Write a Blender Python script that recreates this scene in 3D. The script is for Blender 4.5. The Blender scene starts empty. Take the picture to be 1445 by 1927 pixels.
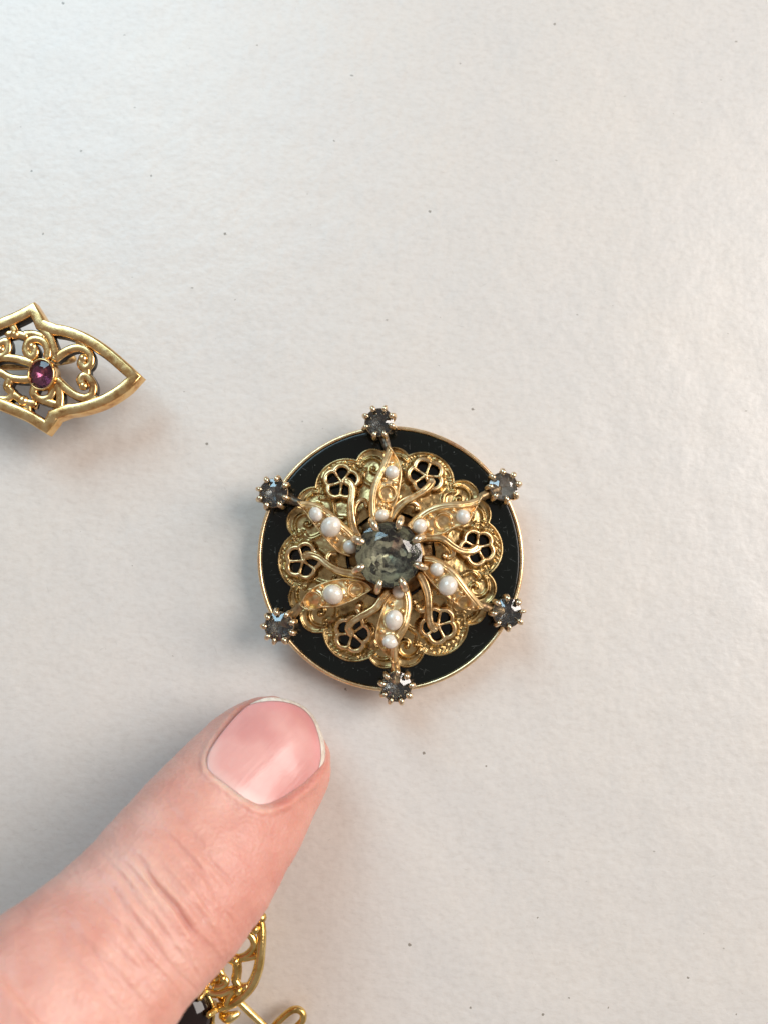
import bpy, math, random
import numpy as np
from mathutils import Vector, Matrix

random.seed(7)
rng = np.random.default_rng(7)
MM = 0.001                                    # everything below is laid out in millimetres
scene = bpy.context.scene
COL = scene.collection

# ------------------------------------------------------------------ camera
FPX, CX, CY, PITCH = 1550.0, 722.5, 963.5, math.radians(6.1)
CAM = np.array([-0.78, -5.1, 100.0])          # mm above the paper; the brooch centre is the origin
cd = bpy.data.cameras.new('camera')
cd.sensor_fit = 'VERTICAL'
cd.sensor_height = 24.0
cd.lens = 24.0 * FPX / 1927.0
cd.clip_start = 0.002
cd.clip_end = 20.0
cd.dof.use_dof = True
cd.dof.focus_distance = 0.0945
cd.dof.aperture_fstop = 15
cam = bpy.data.objects.new('camera', cd)
cam.location = CAM * MM
cam.rotation_euler = (PITCH, 0, 0)
COL.objects.link(cam)
scene.camera = cam

# ------------------------------------------------------------------ room light: a dim room, two windows
world = bpy.data.worlds.new('World')
scene.world = world
world.use_nodes = True
bg = world.node_tree.nodes['Background']
bg.inputs['Color'].default_value = (1.0, 0.89, 0.84, 1)
bg.inputs['Strength'].default_value = 0.26


def window_light(name, loc, target, sx, sy, power, color):
    ld = bpy.data.lights.new(name, 'AREA')
    ld.shape = 'RECTANGLE'
    ld.size, ld.size_y = sx, sy
    ld.energy = power
    ld.color = color
    o = bpy.data.objects.new(name, ld)
    o.location = loc
    o.rotation_euler = (Vector(target) - Vector(loc)).to_track_quat('-Z', 'Y').to_euler()
    COL.objects.link(o)
    return o


window_light('window_light_right', (0.72, 0.20, 0.56), (0.01, 0, 0), 0.58, 0.66, 9.2, (1.0, 0.915, 0.85))
window_light('window_light_blue', (-0.25, 0.43, 0.42), (-0.02, 0.03, 0), 0.34, 0.38, 2.15, (0.52, 0.82, 1.0))

scene.view_settings.view_transform = 'Standard'
scene.view_settings.look = 'None'
scene.view_settings.exposure = 0.08
scene.view_settings.gamma = 1.0
scene.view_settings.use_curve_mapping = False
scene.render.engine = 'CYCLES'
scene.cycles.use_denoising = True
scene.cycles.max_bounces = 9
scene.cycles.transmission_bounces = 6
scene.cycles.glossy_bounces = 5


# ------------------------------------------------------------------ measuring helpers
def P(px, py, z):
    """Point (mm) at height z that was measured at photo pixel px,py."""
    d = np.array([(px - CX) / FPX, -(py - CY) / FPX, -1.0])
    c, s = math.cos(PITCH), math.sin(PITCH)
    d = np.array([d[0], c * d[1] - s * d[2], s * d[1] + c * d[2]])
    return CAM + d * ((z - CAM[2]) / d[2])


def zoomer(x0, y0, k):
    return lambda x, y: (x0 + x / k, y0 + y / k)


Q1 = zoomer(460, 740, 1445 / 280)
Q2 = zoomer(720, 740, 1445 / 290)
Q3 = zoomer(460, 1030, 1445 / 280)
Q4 = zoomer(720, 1030, 1445 / 290)
QL = zoomer(0, 550, 1445 / 290)
QB = zoomer(300, 1680, 1445 / 300)


def pts(q, lst, z):
    """list of zoom coordinates -> mm points; z is a number or a list"""
    zs = z if hasattr(z, '__len__') else [z] * len(lst)
    return np.array([P(*q(x, y), zz) for (x, y), zz in zip(lst, zs)])


def catmull(p, n=8, closed=False):
    p = np.asarray(p, float)
    if len(p) < 3:
        t = np.linspace(0, 1, n + 1)[:, None]
        return p[0] * (1 - t) + p[-1] * t
    out = []
    N = len(p)
    rngi = range(N) if closed else range(N - 1)
    for i in rngi:
        if closed:
            a, b, c, d = p[(i - 1) % N], p[i], p[(i + 1) % N], p[(i + 2) % N]
        else:
            a = p[i - 1] if i > 0 else 2 * p[0] - p[1]
            b, c = p[i], p[i + 1]
            d = p[i + 2] if i + 2 < N else 2 * p[-1] - p[-2]
        t = np.arange(n)[:, None] / n
        out.append(0.5 * ((2 * b) + (c - a) * t + (2 * a - 5 * b + 4 * c - d) * t ** 2 + (3 * b - a - 3 * c + d) * t ** 3))
    out = np.vstack(out)
    if not closed:
        out = np.vstack([out, p[-1:]])
    return out


def resample(vals, n):
    vals = np.asarray(vals, float)
    return np.interp(np.linspace(0, 1, n), np.linspace(0, 1, len(vals)), vals)


# ------------------------------------------------------------------ mesh helpers
class MB:
    """collects verts and faces in mm, builds ONE mesh object"""
    def __init__(self):
        self.v, self.f, self.m, self.n = [], [], [], 0

    def add(self, v, f, mi=0):
        v = np.asarray(v, float)
        self.v.append(v)
        for q in f:
            self.f.append([int(i) + self.n for i in q])
            self.m.append(mi)
        self.n += len(v)
        return self

    def mesh(self, name, mats, smooth=True, sharp=None):
        me = bpy.data.meshes.new(name)
        me.from_pydata((np.vstack(self.v) * MM).tolist(), [], self.f)
        for m in (mats if isinstance(mats, (list, tuple)) else [mats]):
            me.materials.append(m)
        me.polygons.foreach_set('material_index', self.m)
        me.polygons.foreach_set('use_smooth', [smooth] * len(self.f))
        me.update()
        if sharp:
            me.set_sharp_from_angle(angle=math.radians(sharp))
        return me

    def build(self, name, mats, parent=None, smooth=True, sharp=None):
        return link(name, self.mesh(name, mats, smooth, sharp), parent)


def link(name, me, parent=None, mat=None):
    o = bpy.data.objects.new(name, me)
    COL.objects.link(o)
    if parent is not None:
        o.parent = parent
    if mat is not None:
        o.matrix_local = mat
    return o


def thing(name, label, cat, loc=(0, 0, 0), group=None):
    o = bpy.data.objects.new(name, None)
    o.empty_display_size = 0.005
    COL.objects.link(o)
    o.location = loc
    o['label'] = label
    o['category'] = cat
    if group:
        o['group'] = group
    return o


def frames(p, closed=False, up=(0, 0, 1)):
    p = np.asarray(p, float)
    if closed:
        t = np.roll(p, -1, 0) - np.roll(p, 1, 0)
    else:
        t = np.gradient(p, axis=0)
    t /= np.linalg.norm(t, axis=1)[:, None] + 1e-12
    u = np.tile(np.asarray(up, float), (len(p), 1))
    s = np.cross(t, u)
    s /= np.linalg.norm(s, axis=1)[:, None] + 1e-9
    n = np.cross(s, t)
    return t, s, n


def sweep(mb, p, prof, scale=None, closed=False, caps=True, mi=0, up=(0, 0, 1), seg_mi=None):
    """sweep a closed 2D profile (side, up) along p"""
    p = np.asarray(p, float)
    prof = np.asarray(prof, float)
    n, k = len(p), len(prof)
    sc = np.ones(n) if scale is None else resample(scale, n)
    t, s, nn = frames(p, closed, up)
    v = p[:, None, :] + sc[:, None, None] * (prof[None, :, 0:1] * s[:, None, :] + prof[None, :, 1:2] * nn[:, None, :])
    f = []
    for i in range(n if closed else n - 1):
        j = (i + 1) % n
        for a in range(k):
            b = (a + 1) % k
            f.append((i * k + a, i * k + b, j * k + b, j * k + a))
    v = v.reshape(-1, 3)
    if caps and not closed:
        # rounded ends
        e0 = p[0] - t[0] * sc[0] * abs(prof[:, 0]).max() * 0.7
        e1 = p[-1] + t[-1] * sc[-1] * abs(prof[:, 0]).max() * 0.7
        v = np.vstack([v, e0, e1])
        a0, a1 = n * k, n * k + 1
        for a in range(k):
            b = (a + 1) % k
            f.append((a0, b, a))
            f.append((a1, (n - 1) * k + a, (n - 1) * k + b))
    mb.add(v, f, mi)
    if seg_mi:
        nq = (n if closed else n - 1) * k
        base_i = len(mb.m) - len(f)
        for q_ in range(nq):
            mb.m[base_i + q_] = seg_mi.get(q_ % k, mi)
    return mb


def circ(r=1.0, k=10, flat=1.0):
    a = np.linspace(0, 2 * math.pi, k, endpoint=False)
    return np.c_[r * np.cos(a), r * flat * np.sin(a)]


def groove_prof(r=1.0, flat=0.8, depth=0.4, k=22):
    a = np.linspace(0, 2 * math.pi, k, endpoint=False)
    x, y = np.cos(a), np.sin(a)
    y = np.where(y > 0, y * (1 - depth * np.exp(-(x / 0.28) ** 2)), y)
    return np.c_[r * x, r * flat * y]


def bar_prof(w, h, b):
    """flat bar with bevelled upper edges; top at 0"""
    return np.array([(-w / 2, -h), (w / 2, -h), (w / 2, -1.7 * b), (w / 2 - .22 * b, -.85 * b), (w / 2 - .85 * b, -.2 * b), (w / 2 - 1.8 * b, 0), (-w / 2 + 1.8 * b, 0), (-w / 2 + .85 * b, -.2 * b), (-w / 2 + .22 * b, -.85 * b), (-w / 2, -1.7 * b)])


def ball(mb, c, r, k=12, m=8, flat=1.0, mi=0):
    v, f = [], []
    for i in range(1, m):
        ph = math.pi * i / m
        for j in range(k):
            th = 2 * math.pi * j / k
            v.append((math.sin(ph) * math.cos(th), math.sin(ph) * math.sin(th), math.cos(ph) * flat))
    v += [(0, 0, flat), (0, 0, -flat)]
    for i in range(m - 2):
        for j in range(k):
            jj = (j + 1) % k
            f.append((i * k + j, (i + 1) * k + j, (i + 1) * k + jj, i * k + jj))
    a, b = len(v) - 2, len(v) - 1
    for j in range(k):
        jj = (j + 1) % k
        f.append((a, j, jj))
        f.append((b, (m - 2) * k + jj, (m - 2) * k + j))
    mb.add(np.array(v) * r + np.asarray(c, float), f, mi)
    return mb


def lathe(mb, prof, k=128, centre=(0, 0), mi=0, lobes=None):
    """prof: closed or open list of (r, z)"""
    prof = np.asarray(prof, float)
    a = np.linspace(0, 2 * math.pi, k, endpoint=False)
    n = len(prof)
    v = np.zeros((k, n, 3))
    v[:, :, 0] = centre[0] + np.cos(a)[:, None] * prof[None, :, 0]
    v[:, :, 1] = centre[1] + np.sin(a)[:, None] * prof[None, :, 0]
    v[:, :, 2] = prof[None, :, 1]
    f = []
    for i in range(k):
        j = (i + 1) % k
        for b in range(n - 1):
            f.append((i * n + b, j * n + b, j * n + b + 1, i * n + b + 1))
    mb.add(v.reshape(-1, 3), f, mi)
    return mb


def seg_dist(X, Y, poly, closed=False):
    """distance from grid points to a polyline"""
    p = np.asarray(poly)[:, :2]
    q = np.roll(p, -1, 0) if closed else p[1:]
    p0 = p if closed else p[:-1]
    d = np.full(X.shape, 1e9)
    for a, b in zip(p0, q):
        ab = b - a
        L = ab @ ab + 1e-12
        t = np.clip(((X - a[0]) * ab[0] + (Y - a[1]) * ab[1]) / L, 0, 1)
        dx, dy = X - a[0] - t * ab[0], Y - a[1] - t * ab[1]
        d = np.minimum(d, dx * dx + dy * dy)
    return np.sqrt(d)


def inside(X, Y, poly):
    p = np.asarray(poly)[:, :2]
    q = np.roll(p, -1, 0)
    r = np.zeros(X.shape, bool)
    for a, b in zip(p, q):
        if a[1] == b[1]:
            continue
        c = ((a[1] > Y) != (b[1] > Y)) & (X < (b[0] - a[0]) * (Y - a[1]) / (b[1] - a[1]) + a[0])
        r ^= c
    return r


def heightfield(mb, X, Y, sd, Z, thick, step, mi=0):
    """relief plate: keeps the grid where sd<0, snaps its border to sd=0, closes sides and back"""
    gy, gx = np.gradient(sd, step, step)
    g = np.sqrt(gx ** 2 + gy ** 2) + 1e-6
    out = (sd > 0) & (sd < 2 * step)
    X = np.where(out, X - sd * gx / g, X)
    Y = np.where(out, Y - sd * gy / g, Y)
    ny, nx = X.shape
    k = sd < step * 0.5
    quad = k[:-1, :-1] & k[1:, :-1] & k[:-1, 1:] & k[1:, 1:]
    idx = np.arange(ny * nx).reshape(ny, nx)
    Qd = np.stack([idx[:-1, :-1][quad], idx[:-1, 1:][quad], idx[1:, 1:][quad], idx[1:, :-1][quad]], 1)
    used, inv = np.unique(Qd, return_inverse=True)
    Qd = inv.reshape(-1, 4)
    v = np.c_[X.ravel()[used], Y.ravel()[used], Z.ravel()[used]]
    th = thick.ravel()[used] if hasattr(thick, 'ravel') else np.full(len(v), thick)
    vb = v.copy()
    vb[:, 2] -= th
    n = len(v)
    E = np.vstack([Qd[:, [0, 1]], Qd[:, [1, 2]], Qd[:, [2, 3]], Qd[:, [3, 0]]])
    key = E.min(1).astype(np.int64) * n + E.max(1)
    u, first, cnt = np.unique(key, return_index=True, return_counts=True)
    be = E[first[cnt == 1]]
    sides = np.c_[be[:, 1], be[:, 0], be[:, 0] + n, be[:, 1] + n]
    faces = np.vstack([Qd, Qd[:, ::-1] + n, sides])
    mb.add(np.vstack([v, vb]), faces.tolist(), mi)
    return mb


def vnoise(X, Y, seed=0):
    """smooth value noise for real relief"""
    r = np.random.default_rng(seed)
    T = r.random((64, 64))
    xi, yi = np.floor(X).astype(int), np.floor(Y).astype(int)
    fx, fy = X - xi, Y - yi
    fx, fy = fx * fx * (3 - 2 * fx), fy * fy * (3 - 2 * fy)
    a, b = T[yi % 64, xi % 64], T[yi % 64, (xi + 1) % 64]
    c, d = T[(yi + 1) % 64, xi % 64], T[(yi + 1) % 64, (xi + 1) % 64]
    return (a * (1 - fx) + b * fx) * (1 - fy) + (c * (1 - fx) + d * fx) * fy - 0.5


def smooth(a, b, x):
    t = np.clip((x - a) / (b - a), 0, 1)
    return t * t * (3 - 2 * t)


# ------------------------------------------------------------------ materials
class NT:
    def __init__(self, name):
        self.mat = bpy.data.materials.new(name)
        self.mat.use_nodes = True
        self.t = self.mat.node_tree
        self.b = self.t.nodes['Principled BSDF']
        tc = self.t.nodes.new('ShaderNodeTexCoord')
        mp = self.t.nodes.new('ShaderNodeMapping')
        mp.inputs['Scale'].default_value = (1000, 1000, 1000)
        self.t.links.new(tc.outputs['Object'], mp.inputs['Vector'])
        self.mm = mp.outputs['Vector']

    def n(self, kind, **kw):
        nd = self.t.nodes.new('ShaderNode' + kind)
        for k, v in kw.items():
            setattr(nd, k, v)
        return nd

    def l(self, a, b):
        self.t.links.new(a, b)

    def scaled(self, s, rot=0, loc=(0, 0, 0)):
        m0 = self.n('Mapping')
        m0.inputs['Rotation'].default_value = (0, 0, rot)
        m0.inputs['Location'].default_value = loc
        self.l(self.mm, m0.inputs['Vector'])
        m = self.n('Mapping')
        m.inputs['Scale'].default_value = s
        self.l(m0.outputs['Vector'], m.inputs['Vector'])
        return m.outputs['Vector']

    def noise(self, scale, detail=3, rough=0.55, vec=None):
        n = self.n('TexNoise')
        n.inputs['Scale'].default_value = scale
        n.inputs['Detail'].default_value = detail
        n.inputs['Roughness'].default_value = rough
        self.l(vec if vec is not None else self.mm, n.inputs['Vector'])
        return n.outputs['Fac']

    def ramp(self, fac, stops, interp='LINEAR'):
        r = self.n('ValToRGB')
        r.color_ramp.interpolation = interp
        e = r.color_ramp.elements
        while len(e) < len(stops):
            e.new(0.5)
        for el, (p, c) in zip(e, stops):
            el.position = p
            el.color = (*c, 1) if len(c) == 3 else c
        self.l(fac, r.inputs['Fac'])
        return r.outputs['Color']

    def math(self, op, a, b=None, clamp=False):
        m = self.n('Math', operation=op, use_clamp=clamp)
        for i, x in enumerate((a, b)):
            if x is None:
                continue
            if isinstance(x, (int, float)):
                m.inputs[i].default_value = x
            else:
                self.l(x, m.inputs[i])
        return m.outputs[0]

    def mix(self, fac, a, b):
        m = self.n('Mix', data_type='RGBA')
        for s, x in ((m.inputs[0], fac), (m.inputs[6], a), (m.inputs[7], b)):
            if isinstance(x, (int, float)):
                s.default_value = x
            elif isinstance(x, tuple):
                s.default_value = (*x, 1)
            else:
                self.l(x, s)
        return m.outputs[2]

    def bump(self, h, dist_mm, strength=1.0, prev=None):
        b = self.n('Bump')
        b.inputs['Strength'].default_value = strength
        b.inputs['Distance'].default_value = dist_mm * MM
        self.l(h, b.inputs['Height'])
        if prev is not None:
            self.l(prev, b.inputs['Normal'])
        return b.outputs['Normal']

    def set(self, **kw):
        for k, v in kw.items():
            s = self.b.inputs[k.replace('_', ' ')]
            if hasattr(v, 'is_output') or hasattr(v, 'node'):
                self.l(v, s)
            elif isinstance(v, tuple) and len(v) == 3 and s.type == 'RGBA':
                s.default_value = (*v, 1)
            else:
                s.default_value = v
        return self


def gold(name, c1, c2, c3, rough=(0.2, 0.42), bump=0.02, nscale=1.3):
    m = NT(name)
    f = m.noise(nscale, 4, 0.55)
    col = m.ramp(f, [(0.30, c3), (0.45, c1), (0.62, c2)])
    f2 = m.noise(1.7, 3, 0.5)
    r = m.n('MapRange')
    r.inputs[1].default_value, r.inputs[2].default_value = 0.3, 0.7
    r.inputs[3].default_value, r.inputs[4].default_value = rough
    m.l(f2, r.inputs[0])
    nrm = m.bump(m.noise(3.5, 4, 0.6), bump)
    m.set(Base_Color=col, Metallic=1.0, Roughness=r.outputs[0], Normal=nrm)
    return m.mat


M = {}
M['gold'] = gold('aged_gold', (0.74, 0.49, 0.23), (0.88, 0.66, 0.38), (0.46, 0.26, 0.10), (0.22, 0.36), 0.004)
M['leaf'] = gold('satin_gold', (0.81, 0.565, 0.285), (0.90, 0.69, 0.40), (0.55, 0.34, 0.14), (0.30, 0.44), 0.004, 1.0)
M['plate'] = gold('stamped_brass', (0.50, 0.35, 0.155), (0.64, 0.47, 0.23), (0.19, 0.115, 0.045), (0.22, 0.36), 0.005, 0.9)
M['rim'] = gold('rose_gold_rim', (0.90, 0.63, 0.34), (0.95, 0.74, 0.46), (0.78, 0.48, 0.28), (0.2, 0.36), 0.015, 0.5)
M['prong'] = gold('worn_prong_metal', (0.66, 0.49, 0.31), (0.86, 0.71, 0.50), (0.38, 0.23, 0.13), (0.18, 0.36), 0.02)
M['cup'] = gold('tarnished_cup', (0.36, 0.24, 0.13), (0.50, 0.36, 0.20), (0.14, 0.09, 0.06), (0.3, 0.5), 0.03)
M['solder'] = gold('dark_solder', (0.14, 0.115, 0.09), (0.28, 0.22, 0.16), (0.05, 0.045, 0.04), (0.35, 0.6), 0.04)
M['antique'] = gold('antique_gold', (0.86, 0.54, 0.22), (0.95, 0.68, 0.33), (0.52, 0.26, 0.10), (0.14, 0.28), 0.002, 0.9)
M['bright'] = gold('bright_yellow_gold', (0.78, 0.53, 0.17), (0.90, 0.68, 0.30), (0.50, 0.29, 0.08), (0.12, 0.26), 0.02, 0.7)
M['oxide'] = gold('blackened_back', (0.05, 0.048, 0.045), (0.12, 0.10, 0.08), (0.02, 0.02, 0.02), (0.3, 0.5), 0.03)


def enamel():
    m = NT('black_enamel')
    sc = None
    for ang, sd in ((0.5, 0), (-0.7, 11), (1.5, 23), (-0.1, 37)):
        v = m.scaled((0.28, 4.5, 1), ang, (sd, sd * 1.7, 0))
        s = m.ramp(m.noise(1.6, 2, 0.5, v), [(0.70, (0, 0, 0)), (0.73, (1, 1, 1))])
        sc = s if sc is None else m.math('MAXIMUM', sc, s)
    patch = m.ramp(m.noise(0.45, 3, 0.6), [(0.40, (0, 0, 0)), (0.58, (1, 1, 1))])
    sc = m.math('MULTIPLY', sc, patch)
    vo = m.n('TexVoronoi')
    vo.inputs['Scale'].default_value = 1.7
    m.l(m.mm, vo.inputs['Vector'])
    dust = m.math('LESS_THAN', vo.outputs['Distance'], 0.06)
    keep = m.math('GREATER_THAN', m.n('SeparateColor').outputs[0], 0.5)
    sep = m.n('SeparateColor')
    m.l(vo.outputs['Color'], sep.inputs[0])
    keep = m.math('GREATER_THAN', sep.outputs[0], 0.45)
    dust = m.math('MULTIPLY', dust, keep)
    marks = m.math('MAXIMUM', m.math('MULTIPLY', sc, 0.24), m.math('MULTIPLY', dust, 0.6))
    haze = m.math('MULTIPLY', m.noise(2.5, 6, 0.7), 0.16)
    col = m.mix(marks, (0.002, 0.004, 0.003), (0.42, 0.44, 0.42))
    ro = m.math('ADD', m.math('ADD', haze, 0.06), m.math('MULTIPLY', marks, 0.5))
    m.set(Base_Color=col, Roughness=ro, IOR=1.47, Normal=m.bump(m.noise(0.35, 2), 0.05))
    return m.mat


M['enamel'] = enamel()


def pearl():
    m = NT('seed_pearl')
    col = m.ramp(m.noise(1.4, 3), [(0.35, (0.70, 0.62, 0.52)), (0.6, (0.82, 0.76, 0.68))])
    oi = m.n('ObjectInfo')
    col = m.mix(m.math('MULTIPLY', oi.outputs['Random'], 0.7), col, (0.74, 0.62, 0.47))
    m.set(Base_Color=col, Roughness=0.26, IOR=1.65, Subsurface_Weight=0.15, Subsurface_Radius=(1.0, 0.8, 0.6),
          Subsurface_Scale=0.0003, Coat_Weight=1.0, Coat_Roughness=0.1, Normal=m.bump(m.noise(3.2, 4), 0.05))
    return m.mat


M['pearl'] = pearl()


def gem_glass(name, tint, rough=0.03, coat=1.0):
    m = NT(name)
    r = m.math('MULTIPLY', m.noise(1.8, 4, 0.7), rough * 2)
    m.set(Base_Color=tint, Transmission_Weight=1.0, IOR=1.62, Roughness=r, Coat_Weight=coat, Coat_IOR=1.7, Coat_Roughness=0.02)
    if rough > 0.05:
        m.set(Normal=m.bump(m.noise(3, 4), 0.012))
    return m.mat


def foil(name, dark, mid, light, scale, metal=0.55, thr=(0.36, 0.5, 0.68), cell=0.28):
    m = NT(name)
    f = m.noise(scale, 6, 0.72)
    vo = m.n('TexVoronoi')
    vo.inputs['Scale'].default_value = scale * 1.1
    m.l(m.mm, vo.inputs['Vector'])
    sep = m.n('SeparateColor')
    m.l(vo.outputs['Color'], sep.inputs[0])
    f = m.math('ADD', m.math('MULTIPLY', f, 1 - cell), m.math('MULTIPLY', sep.outputs[0], cell))
    col = m.ramp(f, [(thr[0], dark), (thr[1], mid), (thr[2], light)])
    m.set(Base_Color=col, Metallic=metal, Roughness=0.17, Normal=m.bump(f, 0.035))
    return m.mat


M['gem_big'] = gem_glass('smoky_glass', (0.95, 0.95, 0.89), 0.055, 0.2)
M['foil_big'] = foil('foil_back_cracked', (0.04, 0.043, 0.042), (0.29, 0.29, 0.235), (0.95, 0.95, 0.70), 1.15, 0.7, (0.37, 0.49, 0.64), 0.28)
M['gem'] = gem_glass('grey_glass', (0.88, 0.92, 0.92), 0.012)
M['foil_dark'] = foil('foil_back_dark', (0.02, 0.023, 0.026), (0.10, 0.11, 0.118), (0.62, 0.65, 0.66), 0.6, 0.85)
M['foil_light'] = foil('foil_back_pale', (0.20, 0.165, 0.13), (0.47, 0.41, 0.35), (0.70, 0.63, 0.56), 1.0, 0.3)
M['gem_purple'] = gem_glass('purple_glass', (0.86, 0.60, 0.78), 0.02, 0.0)
M['foil_purple'] = foil('foil_back_purple', (0.07, 0.018, 0.045), (0.20, 0.06, 0.12), (0.62, 0.26, 0.38), 0.7, 0.6)
M['gem_black'] = NT('dark_bead').set(Base_Color=(0.012, 0.006, 0.005), Roughness=0.08).mat


def skin():
    m = NT('skin')
    # blood colour differs along the finger: redder over the end joint, paler behind it
    f = m.noise(0.11, 3, 0.5)
    f2 = m.noise(0.55, 4, 0.6)
    mixf = m.math('ADD', m.math('MULTIPLY', f, 0.7), m.math('MULTIPLY', f2, 0.3))
    col = m.ramp(mixf, [(0.34, (0.62, 0.287, 0.225)), (0.50, (0.68, 0.347, 0.275)), (0.66, (0.74, 0.423, 0.348))])
    at = m.n('Attribute', attribute_name='tone')
    sp3 = m.n('SeparateColor')
    m.l(at.outputs['Color'], sp3.inputs[0])
    col = m.mix(sp3.outputs[0], col, (0.56, 0.20, 0.16))
    col = m.mix(sp3.outputs[1], col, (0.76, 0.58, 0.48))
    vo = m.n('TexVoronoi')
    vo.inputs['Scale'].default_value = 2.2
    m.l(m.scaled((1, 1, 1)), vo.inputs['Vector'])
    nb = m.bump(vo.outputs['Distance'], 0.06, 0.9)
    nb = m.bump(m.noise(1.6, 6, 0.7), 0.06, 0.8, nb)
    ro = m.ramp(m.noise(0.8, 4), [(0.3, (0.33, 0.33, 0.33)), (0.7, (0.47, 0.47, 0.47))])
    m.set(Base_Color=col, Roughness=ro, Subsurface_Weight=0.55, Subsurface_Radius=(1.0, 0.36, 0.2),
          Subsurface_Scale=0.0022, Specular_IOR_Level=0.45, Normal=nb)
    return m.mat


M['skin'] = skin()


def nail():
    m = NT('nail_plate')
    v = m.scaled((1, 1, 1), math.radians(-46))
    st = m.n('Mapping')
    st.inputs['Scale'].default_value = (0.25, 2.2, 0.5)
    m.l(v, st.inputs['Vector'])
    ridge = m.noise(1.0, 3, 0.5, st.outputs['Vector'])
    col = m.ramp(m.noise(0.22, 2, 0.4), [(0.38, (0.63, 0.285, 0.262)), (0.6, (0.70, 0.365, 0.33))])
    at = m.n('Attribute', attribute_name='tone')
    sp3 = m.n('SeparateColor')
    m.l(at.outputs['Color'], sp3.inputs[0])
    col = m.mix(sp3.outputs[0], col, (0.70, 0.29, 0.29))
    col = m.mix(sp3.outputs[1], col, (0.82, 0.64, 0.57))
    m.set(Base_Color=col, Roughness=0.36, Subsurface_Weight=0.4, Subsurface_Radius=(1.0, 0.5, 0.4), Subsurface_Scale=0.0012,
          Coat_Weight=0.5, Coat_Roughness=0.15, Normal=m.bump(ridge, 0.06, 0.9))
    return m.mat


M['nail'] = nail()
_m = NT('nail_free_edge')
_m.set(Base_Color=_m.ramp(_m.noise(1.5, 3), [(0.35, (0.62, 0.53, 0.44)), (0.6, (0.76, 0.69, 0.60))]), Roughness=0.4,
       Subsurface_Weight=0.4, Subsurface_Radius=(1, .8, .6), Subsurface_Scale=0.0006)
M['nail_edge'] = _m.mat

SPECKS = [(808, 398, .17), (424, 440, .17), (1043, 45, .16), (770, 1778, .20), (797, 1417, .15), (390, 835, .18), (120, 6, .16), (651, 1297, .13),
          (889, 770, .16), (153, 284, .14), (285, 331, .12), (484, 85, .12), (914, 1442, .11), (1294, 1840, .12), (1021, 1909, .14), (1144, 1896, .10),
          (1011, 1727, .10), (885, 1896, .10), (629, 265, .12), (60, 322, .14), (1385, 1909, .10), (82, 440, .12), (1070, 1878, .09)]


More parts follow.
